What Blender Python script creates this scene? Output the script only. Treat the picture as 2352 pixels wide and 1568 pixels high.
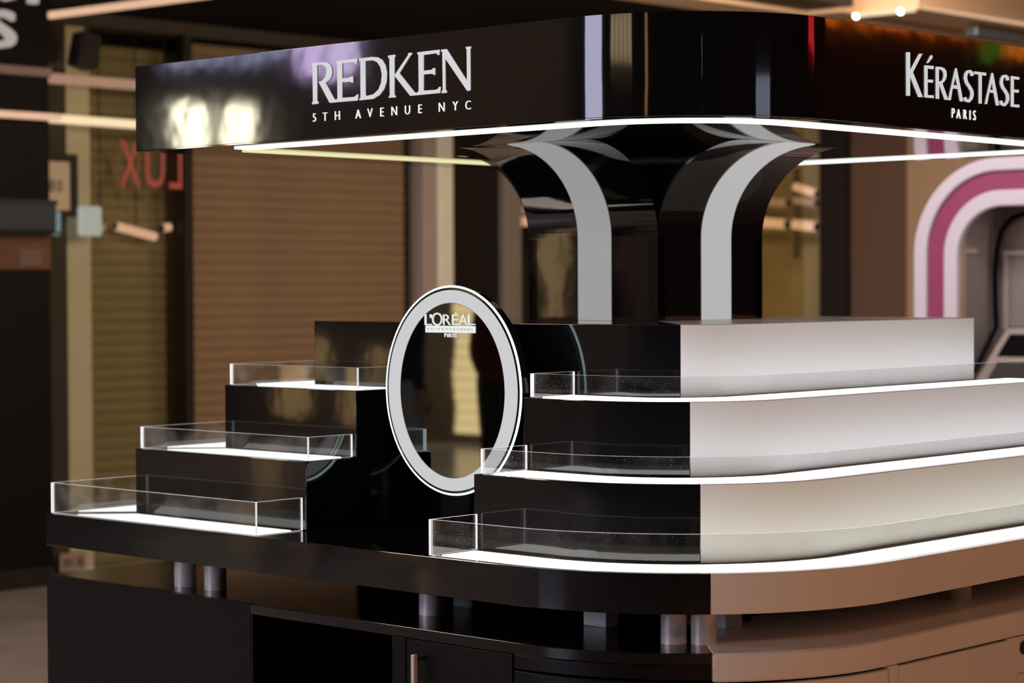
import bpy, bmesh, math, random
from mathutils import Vector, Matrix
from mathutils.geometry import tessellate_polygon
random.seed(7)
for o in list(bpy.data.objects): bpy.data.objects.remove(o, do_unlink=True)
SC = bpy.context.scene
COL = SC.collection
R = math.radians

# ------------------------------------------------------------------ camera, world, exposure, large lights
H = 1.53                                  # eye height
cam = bpy.data.cameras.new('camera'); camo = bpy.data.objects.new('camera', cam); COL.objects.link(camo)
yaw, pit, rol = R(47.152), R(1.4666), R(-0.2656)
fw = Vector((-math.cos(yaw), math.sin(yaw), 0)); rt = Vector((math.sin(yaw), math.cos(yaw), 0)); up = Vector((0, 0, 1))
f2 = (fw * math.cos(pit) - up * math.sin(pit)).normalized(); u2 = (up * math.cos(pit) + fw * math.sin(pit)).normalized()
r3 = rt * math.cos(rol) + u2 * math.sin(rol); u3 = u2 * math.cos(rol) - rt * math.sin(rol)
M = Matrix.Identity(4)
for i in range(3):
    M[i][0] = r3[i]; M[i][1] = u3[i]; M[i][2] = -f2[i]
M.translation = Vector((3.8245, -4.6597, H))
camo.matrix_world = M
cam.sensor_width = 36; cam.sensor_fit = 'HORIZONTAL'; cam.lens = 5078.9 / 2352 * 36
cam.clip_start = .05; cam.clip_end = 80
cam.dof.use_dof = True; cam.dof.focus_distance = 5.05; cam.dof.aperture_fstop = 3.4
SC.camera = camo
SC.view_settings.view_transform = 'Standard'; SC.view_settings.look = 'None'
SC.view_settings.exposure = 0; SC.view_settings.gamma = 1; SC.view_settings.use_curve_mapping = False
w = bpy.data.worlds.new('world'); SC.world = w; w.use_nodes = True
w.node_tree.nodes['Background'].inputs[0].default_value = (1, .8, .66, 1)
w.node_tree.nodes['Background'].inputs[1].default_value = .012

def area(name, loc, to, sx, sy, power, col):
    l = bpy.data.lights.new(name, 'AREA'); l.shape = 'RECTANGLE'; l.size = sx; l.size_y = sy; l.energy = power; l.color = col
    o = bpy.data.objects.new(name, l); COL.objects.link(o); o.location = loc
    o.rotation_euler = (Vector(to) - Vector(loc)).to_track_quat('-Z', 'Y').to_euler(); return o
# added area lights, unseen: fill over the walkways and wash on the shop fronts
area('fill_light', (5.4, -4.6, 4.5), (.9, -.9, .6), 2.0, 1.2, 92, (1, .54, .30))
area('fill_light', (-4.6, -9.0, 4.3), (-.5, -1.1, .6), 1.6, 1.2, 190, (.98, .90, .92))
area('fill_light', (-2.5, 2.3, 3.0), (-5.9, 2.6, 1.2), .4, 3.6, 78, (1, .76, .50))
area('fill_light', (-2.2, 4.3, 3.0), (-4.6, 7.5, 1.5), 1.8, .4, 58, (1, .78, .54))
area('fill_light', (-.6, 1.75, 3.45), (-.8, 3.5, 1.5), 1.8, .5, 38, (.96, .88, .94))
area('fill_light', (-3.4, -2.6, 4.3), (-4.5, 0, 0), 1.4, 1.4, 150, (1, .84, .72))
area('fill_light', (-10.0, -8.5, 4.3), (-11.5, -12, 2.2), 2.4, .8, 260, (1, .78, .58))
# added unseen spots over the aisle on the right; their pool on the floor lights the white fronts from below
for loc in ((3.5, -1.9, 4.5), (3.6, .6, 4.5)):
    l = bpy.data.lights.new('floor_bounce_spot', 'SPOT'); l.energy = 1500; l.spot_size = R(52); l.spot_blend = .5; l.color = (1, .52, .27); l.shadow_soft_size = .1
    o = bpy.data.objects.new('floor_bounce_spot', l); COL.objects.link(o); o.location = loc

# ------------------------------------------------------------------ materials
def newmat(n):
    m = bpy.data.materials.new(n); m.use_nodes = True; nt = m.node_tree
    return m, nt, nt.nodes['Principled BSDF']
def pbr(n, col, rough=.5, metal=0, spec=.5, noise=0, nscale=8, bump=0, bscale=20, coat=0):
    m, nt, b = newmat(n)
    b.inputs['Base Color'].default_value = (*col, 1); b.inputs['Roughness'].default_value = rough
    b.inputs['Metallic'].default_value = metal; b.inputs['Specular IOR Level'].default_value = spec
    b.inputs['Coat Weight'].default_value = coat; b.inputs['Coat Roughness'].default_value = .03
    tc = nt.nodes.new('ShaderNodeTexCoord')
    if noise:
        t = nt.nodes.new('ShaderNodeTexNoise'); t.inputs['Scale'].default_value = nscale; t.inputs['Detail'].default_value = 6
        nt.links.new(tc.outputs['Object'], t.inputs['Vector'])
        r = nt.nodes.new('ShaderNodeMapRange'); r.inputs['To Min'].default_value = 1 - noise; r.inputs['To Max'].default_value = 1 + noise
        nt.links.new(t.outputs['Fac'], r.inputs['Value'])
        mx = nt.nodes.new('ShaderNodeVectorMath'); mx.operation = 'SCALE'; mx.inputs[0].default_value = col
        nt.links.new(r.outputs['Result'], mx.inputs['Scale']); nt.links.new(mx.outputs['Vector'], b.inputs['Base Color'])
    if bump:
        t = nt.nodes.new('ShaderNodeTexNoise'); t.inputs['Scale'].default_value = bscale; t.inputs['Detail'].default_value = 2
        nt.links.new(tc.outputs['Object'], t.inputs['Vector'])
        bp = nt.nodes.new('ShaderNodeBump'); bp.inputs['Strength'].default_value = bump; bp.inputs['Distance'].default_value = .02
        nt.links.new(t.outputs['Fac'], bp.inputs['Height']); nt.links.new(bp.outputs['Normal'], b.inputs['Normal'])
    return m
def glow(n, col, s, base=(.04, .04, .04), rough=.4):
    m, nt, b = newmat(n)
    b.inputs['Base Color'].default_value = (*base, 1); b.inputs['Roughness'].default_value = rough
    b.inputs['Emission Color'].default_value = (*col, 1); b.inputs['Emission Strength'].default_value = s
    return m
def acrylic(n, tint=(.96, .97, .97), ior=1.49, dust=.0, haze=.03):
    m = bpy.data.materials.new(n); m.use_nodes = True; nt = m.node_tree; nt.nodes.clear()
    out = nt.nodes.new('ShaderNodeOutputMaterial'); tr = nt.nodes.new('ShaderNodeBsdfTransparent'); gl = nt.nodes.new('ShaderNodeBsdfGlossy')
    tr.inputs['Color'].default_value = (*tint, 1); gl.inputs['Roughness'].default_value = .01; gl.inputs['Color'].default_value = (1, 1, 1, 1)
    fr = nt.nodes.new('ShaderNodeFresnel'); 
    ge = nt.nodes.new('ShaderNodeNewGeometry'); io = nt.nodes.new('ShaderNodeMapRange'); io.inputs['To Min'].default_value = ior; io.inputs['To Max'].default_value = 1 / ior
    nt.links.new(ge.outputs['Backfacing'], io.inputs['Value']); nt.links.new(io.outputs['Result'], fr.inputs['IOR'])     # same loss entering and leaving the sheet
    mx = nt.nodes.new('ShaderNodeMixShader')
    nt.links.new(fr.outputs['Fac'], mx.inputs['Fac']); nt.links.new(tr.outputs[0], mx.inputs[1]); nt.links.new(gl.outputs[0], mx.inputs[2])
    last = mx.outputs[0]
    if dust:
        tc = nt.nodes.new('ShaderNodeTexCoord')
        v = nt.nodes.new('ShaderNodeTexVoronoi'); v.inputs['Scale'].default_value = 130
        nt.links.new(tc.outputs['Object'], v.inputs['Vector'])
        c = nt.nodes.new('ShaderNodeMath'); c.operation = 'LESS_THAN'; c.inputs[1].default_value = .09
        nt.links.new(v.outputs['Distance'], c.inputs[0])
        ns = nt.nodes.new('ShaderNodeTexNoise'); ns.inputs['Scale'].default_value = 14; ns.inputs['Detail'].default_value = 8
        nt.links.new(tc.outputs['Object'], ns.inputs['Vector'])
        rm = nt.nodes.new('ShaderNodeMapRange'); rm.inputs['From Min'].default_value = .45; rm.inputs['From Max'].default_value = .75
        rm.inputs['To Max'].default_value = haze
        nt.links.new(ns.outputs['Fac'], rm.inputs['Value'])
        k = nt.nodes.new('ShaderNodeMath'); k.operation = 'MULTIPLY_ADD'; k.inputs[1].default_value = dust
        nt.links.new(c.outputs[0], k.inputs[0]); nt.links.new(rm.outputs['Result'], k.inputs[2])
        df = nt.nodes.new('ShaderNodeBsdfDiffuse'); df.inputs['Color'].default_value = (.8, .8, .8, 1)
        m2 = nt.nodes.new('ShaderNodeMixShader'); nt.links.new(k.outputs[0], m2.inputs['Fac'])
        nt.links.new(last, m2.inputs[1]); nt.links.new(df.outputs[0], m2.inputs[2]); last = m2.outputs[0]
    nt.links.new(last, out.inputs['Surface'])
    return m
BLACK = pbr('black_gloss_laminate', (.005, .005, .006), .05, spec=.85, bump=.012, bscale=9)
FASCIA = pbr('black_gloss_fascia', (.006, .006, .007), .05, spec=.6, bump=.022, bscale=6)
SATIN = pbr('black_satin_board', (.0055, .0045, .0048), .36, spec=.2)
TOPB = pbr('black_worktop', (.008, .007, .007), .16, spec=.5)
VOID = pbr('black_cavity', (.003, .003, .003), .9, spec=.1)
WHITE = pbr('white_laminate', (.80, .76, .72), .28, spec=.45)
WHITET = pbr('white_satin_laminate', (.80, .80, .80), .22, spec=.5)
SILVER = pbr('silver_paint', (.74, .70, .70), .38, metal=.25)
PAPER = pbr('grey_white_plastic', (.86, .92, .88), .6)
EDGE = glow('frosted_edge_painted_glow', (.95, .93, .97), .75, (.55, .55, .57), .6)  # emission paints the LED light caught at the sheet edges
ACRYL = acrylic('clear_acrylic', (.955, .96, .96), 1.49, .55)
ACRYLC = acrylic('clear_acrylic_clean', (.95, .96, .96), 1.49, .15, .10)
LED = glow('led_panel', (.96, .98, 1), 3.1)
LEDA = glow('led_panel_lower', (1, 1, .88), 2.7)
LEDW = glow('led_panel_warm', (1, .98, .86), 3.2)
LEDL = glow('led_panel_dim', (.96, 1, .98), 1.35)
SOFL = glow('soffit_led', (.96, 1, .93), 1.4)
SOFY = glow('soffit_led_warm', (1, .93, .50), .85)
LETL = glow('white_sign_face', (.97, .97, 1), .62)
COLL = glow('diffuser_strip', (1, 1, 1), .30)
COLR = glow('diffuser_strip_bright', (1, 1, 1), .45)
RINGL = glow('ring_diffuser', (.97, .98, 1), .58)
RIM = glow('edge_lit_rim', (.72, 1, .96), 2.6)
MIRROR = pbr('dark_mirror_glass', (.26, .30, .30), .015, metal=1)

# ------------------------------------------------------------------ helpers
def tag(o, label=None, cat=None, group=None, kind=None):
    if label: o['label'] = label
    if cat: o['category'] = cat
    if group: o['group'] = group
    if kind: o['kind'] = kind
    return o
def thing(name, loc, label, cat, group=None):
    o = bpy.data.objects.new(name, None); o.empty_display_size = .1; COL.objects.link(o); o.location = loc
    return tag(o, label, cat, group)
def link(name, me, mats, parent=None, smooth=False, bevel=0, seg=2):
    o = bpy.data.objects.new(name, me); COL.objects.link(o)
    for m in (mats if isinstance(mats, (list, tuple)) else [mats]): me.materials.append(m)
    if parent: 
        o.parent = parent; o.matrix_parent_inverse = Matrix.Translation(parent.location).inverted() if parent.parent is None else Matrix.Identity(4)
        if parent.parent is not None:
            o.matrix_parent_inverse = Matrix.Identity(4)
    if smooth:
        for p in me.polygons: p.use_smooth = True
        if smooth != 'all': me.set_sharp_from_angle(angle=R(35))
    if bevel:
        b = o.modifiers.new('bevel', 'BEVEL'); b.width = bevel; b.segments = seg; b.limit_method = 'ANGLE'; b.angle_limit = R(40); b.harden_normals = False
    return o
def fin(bm, name):
    bmesh.ops.recalc_face_normals(bm, faces=bm.faces); me = bpy.data.meshes.new(name); bm.to_mesh(me); bm.free(); return me
def W(u, v): return (1.15 - u, v - 1.15)          # kiosk plan measures -> world x, y
def prism_bm(poly, z0, z1, bm=None, hole=None, plane='xy', mi=0):
    """solid between two levels; plane 'xy' -> extrude z, 'xz' -> extrude y, 'yz' -> extrude x"""
    bm = bm or bmesh.new()
    def P(p, t): return (p[0], p[1], t) if plane == 'xy' else ((p[0], t, p[1]) if plane == 'xz' else (t, p[0], p[1]))
    loops = [poly] + ([hole] if hole else [])
    flat = [p for l in loops for p in l]
    va = [bm.verts.new(P(p, z0)) for p in flat]; vb = [bm.verts.new(P(p, z1)) for p in flat]
    if hole:
        for t in tessellate_polygon([[Vector((p[0], p[1], 0)) for p in l] for l in loops]):
            for vs in (va, vb):
                try: f = bm.faces.new([vs[i] for i in t]); f.material_index = mi
                except ValueError: pass
    else:
        bm.faces.new(va).material_index = mi; bm.faces.new(vb[::-1]).material_index = mi
    k = 0
    for l in loops:
        n = len(l)
        for i in range(n):
            a, b = k + i, k + (i + 1) % n
            bm.faces.new((va[a], va[b], vb[b], vb[a])).material_index = mi
        k += n
    return bm
def prism(name, poly, z0, z1, mat, parent=None, bevel=0, smooth=True, hole=None, plane='xy'):
    return link(name, fin(prism_bm(poly, z0, z1, None, hole, plane), name), mat, parent, smooth, bevel)
def box_bm(x0, x1, y0, y1, z0, z1, bm=None):
    return prism_bm([(x0, y0), (x1, y0), (x1, y1), (x0, y1)], z0, z1, bm)
def box(name, x0, x1, y0, y1, z0, z1, mat, parent=None, bevel=0):
    return link(name, fin(box_bm(x0, x1, y0, y1, z0, z1), name), mat, parent, False, bevel)
def tube_bm(pts, r, n=10, bm=None, closed=False):
    bm = bm or bmesh.new(); pts = [Vector(p) for p in pts]; rings = []
    N = len(pts); ref = None
    for i, p in enumerate(pts):
        a = pts[(i - 1) % N] if (closed or i > 0) else p; b = pts[(i + 1) % N] if (closed or i < N - 1) else p
        t = (b - a).normalized()
        if ref is None: ref = Vector((0, 0, 1)) if abs(t.z) < .9 else Vector((1, 0, 0))
        x = (ref - t * ref.dot(t)).normalized(); y = t.cross(x); ref = x
        rings.append([bm.verts.new(p + r * (math.cos(2 * math.pi * k / n) * x + math.sin(2 * math.pi * k / n) * y)) for k in range(n)])
    for i in range(N if closed else N - 1):
        A, B = rings[i], rings[(i + 1) % N]
        for k in range(n): bm.faces.new((A[k], A[(k + 1) % n], B[(k + 1) % n], B[k]))
    if not closed: bm.faces.new(rings[0][::-1]); bm.faces.new(rings[-1])
    return bm
def tube(name, pts, r, mat, parent=None, n=10, closed=False):
    return link(name, fin(tube_bm(pts, r, n, None, closed), name), mat, parent, True)
def cyl(name, x, y, z0, z1, r, mat, parent=None, n=40, bevel=0):
    return prism(name, [(x + r * math.cos(2 * math.pi * i / n), y + r * math.sin(2 * math.pi * i / n)) for i in range(n)], z0, z1, mat, parent, bevel)
def path(ins, r, u0, v1, part='all', n=14):
    """plan outline of a level set back by ins: along the left face from u0, round the near corner, along the right face to v1"""
    c = ins + r; P = []
    a0, a1 = (0, 45) if part == 'black' else ((45, 90) if part == 'white' else (0, 90))
    if part != 'white': P.append(W(u0, ins))
    for i in range(n + 1):
        t = R(a0 + (a1 - a0) * i / n); P.append(W(c - r * math.sin(t), c - r * math.cos(t)))
    if part != 'black': P.append(W(ins, v1))
    return P
_txt = {}
def char_mesh(ch, thin=0):
    key = ch; ch = ch[0]
    if thin: key = ch + 'thin'
    if key not in _txt:
        cu = bpy.data.curves.new('glyph', 'FONT'); cu.body = ch; cu.resolution_u = 3; cu.offset = -thin; o = bpy.data.objects.new('glyph', cu); COL.objects.link(o)
        bpy.context.view_layer.update()
        me = bpy.data.meshes.new_from_object(o.evaluated_get(bpy.context.evaluated_depsgraph_get()))
        bpy.data.objects.remove(o, do_unlink=True); bpy.data.curves.remove(cu)
        xs = [v.co.x for v in me.vertices]; ys = [v.co.y for v in me.vertices]
        _txt[key] = ([((v.co.x - min(xs)) / (max(xs) - min(xs)), (v.co.y - min(ys)) / (max(ys) - min(ys))) for v in me.vertices],
                    [tuple(p.vertices) for p in me.polygons], (max(xs) - min(xs)) / (max(ys) - min(ys)))
        bpy.data.meshes.remove(me)
    return _txt[key]
def glyph(name, ch, a0, a1, b0, b1, depth, front, axis, mat, parent, mirror=False, thin=0):
    """one raised character filling a rectangle; axis 'y': face looks to -y, 'x': face looks to +x"""
    vs, fs, asp = char_mesh(ch, thin); bm = bmesh.new(); sgn = 1 if axis == 'y' else -1
    def P(q, t):
        s = 1 - q[0] if mirror else q[0]
        A = a0 + (a1 - a0) * s; B = b0 + (b1 - b0) * q[1]
        return (A, t, B) if axis == 'y' else (t, A, B)
    f = [bm.verts.new(P(q, front)) for q in vs]; b = [bm.verts.new(P(q, front + sgn * depth)) for q in vs]
    for p in fs:
        try: bm.faces.new([f[i] for i in p]); bm.faces.new([b[i] for i in p][::-1])
        except ValueError: pass
    ed = [e for e in bm.edges if len(e.link_faces) == 1 and e.verts[0].index < 10 ** 9]
    bm.verts.index_update(); nv = len(vs)
    for e in ed:
        i, j = e.verts[0].index, e.verts[1].index
        if i < nv and j < nv:
            try: bm.faces.new((f[i], f[j], b[j], b[i]))
            except ValueError: pass
    return link(name, fin(bm, name), mat, parent)

# outlines of the raised letters, metres on their own wall
REDKEN=[
([(-0.2356, 2.0758), (-0.1946, 2.0757), (-0.1806, 2.0736), (-0.17, 2.0677), (-0.1645, 2.0591), (-0.1635, 2.049), (-0.1661, 2.0397), (-0.172, 2.0326), (-0.1805, 2.028), (-0.1881, 2.0259), (-0.1605, 1.9884), (-0.1549, 1.9828), (-0.1488, 1.9809), (-0.1441, 1.9831), (-0.1432, 1.9874), (-0.1433, 2.0677), (-0.146, 2.0708), (-0.146, 2.0749), (-0.0741, 2.0751), (-0.0762, 2.063), (-0.0794, 2.0639), (-0.0816, 2.0667), (-0.087, 2.068), (-0.1278, 2.0681), (-0.1281, 2.0313), (-0.0992, 2.0319), (-0.0939, 2.0343), (-0.0895, 2.034), (-0.0894, 2.0187), (-0.0933, 2.0189), (-0.0965, 2.0218), (-0.1282, 2.0223), (-0.1286, 1.9846), (-0.0845, 1.9843), (-0.0785, 1.986), (-0.0752, 1.9896), (-0.0714, 1.9895), (-0.0737, 1.9751), (-0.1718, 1.9753), (-0.2111, 2.0289), (-0.2021, 2.03), (-0.1922, 2.0339), (-0.1851, 2.0408), (-0.1817, 2.0512), (-0.1835, 2.0608), (-0.1913, 2.0677), (-0.2031, 2.0705), (-0.2178, 2.07), (-0.2187, 1.9824), (-0.2136, 1.9797), (-0.2145, 1.9755), (-0.2352, 1.9754), (-0.2349, 1.9796), (-0.2317, 1.9827), (-0.2325, 2.0689), (-0.2356, 2.0716)], None) ,
([(-0.066, 2.0749), (-0.0213, 2.0757), (-0.0025, 2.0734), (0.0129, 2.0659), (0.0234, 2.0528), (0.0283, 2.034), (0.0263, 2.0139), (0.0182, 1.9969), (0.0026, 1.9835), (-0.0195, 1.9756), (-0.0655, 1.975), (-0.0655, 1.9789), (-0.0617, 1.9811), (-0.0614, 2.0675), (-0.0652, 2.0702)], [(-0.0462, 2.0679), (-0.0187, 2.0676), (-0.0032, 2.0615), (0.0074, 2.0496), (0.0126, 2.0323), (0.0098, 2.0122), (-0.0, 1.9962), (-0.0167, 1.9865), (-0.0383, 1.9841), (-0.0459, 1.985)]) ,
([(0.0343, 2.0746), (0.0565, 2.0752), (0.0565, 2.0711), (0.0538, 2.0684), (0.0528, 1.9809), (0.0572, 1.9779), (0.0572, 1.9746), (0.0353, 1.975), (0.0358, 1.9777), (0.0395, 1.9805), (0.0387, 2.0669), (0.0345, 2.0698)], None) ,
([(0.055, 2.0261), (0.1018, 2.0709), (0.1026, 2.0758), (0.1136, 2.0755), (0.112, 2.0718), (0.1062, 2.0679), (0.0706, 2.0309), (0.1206, 1.9831), (0.1278, 1.9805), (0.134, 1.9819), (0.1367, 1.9866), (0.1363, 2.0684), (0.133, 2.071), (0.1325, 2.075), (0.2047, 2.0759), (0.2028, 2.0635), (0.1995, 2.0639), (0.197, 2.0671), (0.1912, 2.0683), (0.1518, 2.0676), (0.1515, 2.0305), (0.1797, 2.0312), (0.1848, 2.0345), (0.1891, 2.0347), (0.1893, 2.0189), (0.1857, 2.0189), (0.1821, 2.022), (0.1514, 2.0223), (0.1511, 1.9845), (0.1931, 1.9838), (0.1997, 1.9857), (0.2033, 1.9897), (0.2073, 1.9898), (0.2052, 1.9757), (0.108, 1.9751)], None) ,
([(0.211, 2.0754), (0.2275, 2.0756), (0.2939, 1.9963), (0.2934, 2.0698), (0.2907, 2.0725), (0.2907, 2.0757), (0.3053, 2.0758), (0.3053, 2.0722), (0.3028, 2.0699), (0.3031, 1.9779), (0.3016, 1.9752), (0.2942, 1.9749), (0.2223, 2.0561), (0.223, 1.9825), (0.227, 1.979), (0.2267, 1.9747), (0.212, 1.9749), (0.2121, 1.9788), (0.2159, 1.9817), (0.2148, 2.0692), (0.2115, 2.0714)], None) ,
]
SUB=[('5', -0.2285, 1.9326, 0.02),('T', -0.1899, 1.9324, 0.0203),('H', -0.1457, 1.9325, 0.0211),('A', -0.0719, 1.9321, 0.021),('V', -0.0307, 1.9326, 0.021),('E', 0.0109, 1.9323, 0.0207),('N', 0.0526, 1.9324, 0.021),('U', 0.0973, 1.9322, 0.0208),('E', 0.1396, 1.9327, 0.0202),('N', 0.2104, 1.9323, 0.0209),('Y', 0.2545, 1.9327, 0.0206),('C', 0.2956, 1.9322, 0.0204),]
KER=[
([(-0.2649, 2.0646), (-0.2514, 2.066), (-0.2514, 2.0203), (-0.2102, 2.0651), (-0.1982, 2.0665), (-0.2393, 2.0202), (-0.1969, 1.9651), (-0.2125, 1.9642), (-0.2514, 2.0151), (-0.2514, 1.9649), (-0.2642, 1.9642)], None) ,
([(-0.1868, 2.04), (-0.1497, 2.0409), (-0.1509, 2.0332), (-0.1764, 2.0338), (-0.1764, 2.0074), (-0.1526, 2.0084), (-0.1531, 2.0015), (-0.1764, 2.0011), (-0.1759, 1.971), (-0.1497, 1.9719), (-0.1502, 1.9653), (-0.1866, 1.9651)], None) ,
([(-0.1776, 2.0455), (-0.1614, 2.0644), (-0.157, 2.066), (-0.1541, 2.0603), (-0.1728, 2.0465)], None) ,
([(-0.1375, 2.0402), (-0.1179, 2.0408), (-0.1031, 2.0388), (-0.0944, 2.0328), (-0.0919, 2.0237), (-0.0956, 2.0142), (-0.1043, 2.0063), (-0.1117, 2.0026), (-0.0857, 1.9651), (-0.0976, 1.9644), (-0.1233, 2.0012), (-0.1264, 2.001), (-0.1259, 1.965), (-0.137, 1.9651)], [(-0.1272, 2.0345), (-0.1142, 2.0348), (-0.1055, 2.0307), (-0.1026, 2.023), (-0.1055, 2.0135), (-0.1142, 2.007), (-0.1272, 2.0062)]) ,
([(-0.0513, 2.0424), (-0.0478, 2.0426), (-0.0185, 1.9653), (-0.0294, 1.9647), (-0.0395, 1.9938), (-0.0658, 1.9935), (-0.0745, 1.965), (-0.0827, 1.9648)], [(-0.0513, 2.0264), (-0.042, 2.0019), (-0.0628, 2.0014)]) ,
([(0.0302, 2.0304), (0.0263, 2.0383), (0.0146, 2.0427), (0.0001, 2.0404), (-0.0099, 2.0321), (-0.0125, 2.0206), (-0.0058, 2.0093), (0.0077, 1.9998), (0.0169, 1.9916), (0.0186, 1.9841), (0.0147, 1.9756), (0.0056, 1.9694), (0.0015, 1.9703), (-0.0056, 1.9766), (-0.0152, 1.973), (-0.0061, 1.9655), (0.0103, 1.9643), (0.0246, 1.9734), (0.0299, 1.9843), (0.0275, 1.9941), (0.0172, 2.0035), (0.0042, 2.0125), (-0.0013, 2.0219), (0.0007, 2.0309), (0.0069, 2.0362), (0.0112, 2.0368), (0.0164, 2.0348), (0.0192, 2.0283)], None) ,
([(0.0342, 2.0405), (0.0872, 2.0407), (0.0864, 2.0339), (0.0664, 2.0339), (0.066, 1.9648), (0.0562, 1.9645), (0.0561, 2.0346), (0.0347, 2.0345)], None) ,
([(0.1154, 2.0422), (0.1191, 2.0422), (0.1477, 1.9649), (0.1371, 1.9643), (0.1265, 1.9944), (0.1016, 1.9943), (0.0912, 1.9651), (0.0842, 1.9647)], [(0.1154, 2.0258), (0.1239, 2.0008), (0.105, 2.0006)]) ,
([(0.1962, 2.0302), (0.193, 2.0383), (0.1814, 2.0425), (0.1666, 2.04), (0.1568, 2.0314), (0.1545, 2.0198), (0.1612, 2.009), (0.1748, 1.9999), (0.1835, 1.9922), (0.1852, 1.9837), (0.181, 1.9754), (0.1727, 1.9697), (0.1682, 1.9708), (0.1611, 1.9779), (0.1512, 1.9748), (0.1601, 1.9664), (0.1769, 1.9645), (0.191, 1.9733), (0.1964, 1.9839), (0.1943, 1.9946), (0.1843, 2.0036), (0.1712, 2.0122), (0.1656, 2.0211), (0.1675, 2.0304), (0.1737, 2.036), (0.1785, 2.0367), (0.183, 2.0351), (0.1852, 2.0284)], None) ,
([(0.2081, 2.0408), (0.2449, 2.0404), (0.2441, 2.0341), (0.2178, 2.0345), (0.2179, 2.008), (0.2422, 2.0089), (0.2414, 2.0019), (0.2179, 2.0017), (0.218, 1.9712), (0.245, 1.972), (0.2442, 1.9652), (0.2077, 1.9655)], None) ,
]
PAR=[('P', -0.0607, 1.9239, 0.0226),('A', -0.0369, 1.9234, 0.0222),('R', -0.007, 1.9236, 0.0223),('I', 0.0151, 1.9231, 0.0226),('S', 0.0356, 1.9228, 0.0236),]
LO=[('L', -0.0899, -0.0643, 1.4309, 1.4572),("'", -0.072, -0.0643, 1.4481, 1.4572),('O', -0.064, -0.0284, 1.4293, 1.4619),('R', -0.0254, -0.0001, 1.4315, 1.4575),('E', 0.0059, 0.0272, 1.4318, 1.4577),('´', 0.0148, 0.0223, 1.4589, 1.4621),('A', 0.0295, 0.0569, 1.432, 1.4579),('L', 0.0604, 0.0846, 1.4322, 1.458),]

# ------------------------------------------------------------------ the mall: shell and shop fronts
FLOORM = pbr('polished_stone_floor', (.34, .29, .265), .2, spec=.45, noise=.6, nscale=1.6, bump=.01, bscale=3)
BLACKC = pbr('black_ceiling_paint', (.006, .005, .005), .9, spec=.1)
BEIGE = pbr('beige_plaster', (.52, .36, .25), .8)
CREAM = pbr('cream_stone', (.76, .76, .65), .6, noise=.08, nscale=5)
PINKG = pbr('grey_pink_stone', (.36, .30, .27), .6)
GREYP = pbr('grey_pilaster_paint', (.22, .195, .17), .6)
DARKM = pbr('dark_metal_frame', (.018, .014, .012), .45, spec=.3)
BROWNP = pbr('brown_board', (.13, .072, .05), .65)
SLATB = pbr('brown_shutter_steel', (.24, .16, .098), .5, spec=.3, noise=.16, nscale=2.2)
SLATO = pbr('olive_shutter_steel', (.31, .27, .165), .5, spec=.3, noise=.2, nscale=1.6)
def structure(o, kind='structure'): o['kind'] = kind; return o

structure(box('floor', -16, 10, -13, 9, -.1, 0, FLOORM))
structure(box('ceiling', -16, -3.55, -2, 9, 3.0, 3.2, BLACKC))
structure(box('ceiling_high', -16, 10, -13, 9, 4.6, 4.8, pbr('dark_brown_ceiling', (.05, .036, .028), .9)))
structure(box('ceiling_mid', -3.25, 10, 2.6, 9, 3.5, 3.7, BEIGE))
bc = structure(box('wall_left', -7.6, -7.4, -2, 8, 0, 3.0, pbr('dark_shop_wall', (.03, .024, .018), .9)))
structure(box('wall_back', -16, 10, 7.8, 8.0, 0, 4.7, pbr('brown_plaster_wall', (.10, .075, .05), .85)))
structure(box('wall_right', 9.6, 9.8, -13, 8, 0, 4.7, pbr('right_mall_wall', (.03, .024, .024), .8)))
structure(box('wall_front', -16, 10, -12.4, -12.2, 0, 4.7, pbr('front_mall_wall', (.13, .095, .07), .8, noise=.5, nscale=.9)))
structure(box('wall_far', -16.2, -16, -13, 9, 0, 4.7, pbr('far_mall_wall', (.03, .025, .022), .8)))
# long beam along the ceiling edge, with its pale underside
structure(box('trim_1', -3.55, -3.25, -2, 8, 3.0, 3.6, BEIGE))
structure(box('trim_2', -3.25, -3.02, 5.36, 5.6, 3.0, 3.5, BEIGE))
g = structure(box('trim_3', -3.25, -2.95, 4.3, 5.36, 3.02, 3.5, DARKM))
# dropped bulkhead at the far right
structure(box('trim_4', -3.02, -2.665, 5.556, 8, 3.0, 3.5, BEIGE))
# lintel band over the shop fronts
structure(box('trim_5', -6.3, -5.93, -.5, 7.8, 2.925, 3.0, pbr('lintel_paint', (.05, .038, .03), .7)))

WARM = glow('warm_led', (1, .60, .40), .80)
WARMB = glow('warm_led_bright', (1, .76, .48), 1.0)
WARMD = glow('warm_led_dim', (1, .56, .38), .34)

def led_bar(name, p0, p1, r, mat, label, group=None, hang=0, at=.5):
    """a linear lamp: housing with a diffuser"""
    p0, p1 = Vector(p0), Vector(p1)
    t = thing(name, p0, label, 'lamp', group)
    tube('diffuser', [p0, p1], r, mat, t, 12)
    d = (p1 - p0).normalized()
    for q, s in ((p0, -1), (p1, 1)): tube('end_cap', [q, q + d * s * .004], r * .9, DARKM, t, 12)
    if hang: tube('hanger', [p0.lerp(p1, at), Vector((*p0.lerp(p1, at).xy, hang))], .004, DARKM, t, 6)
    return t

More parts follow.
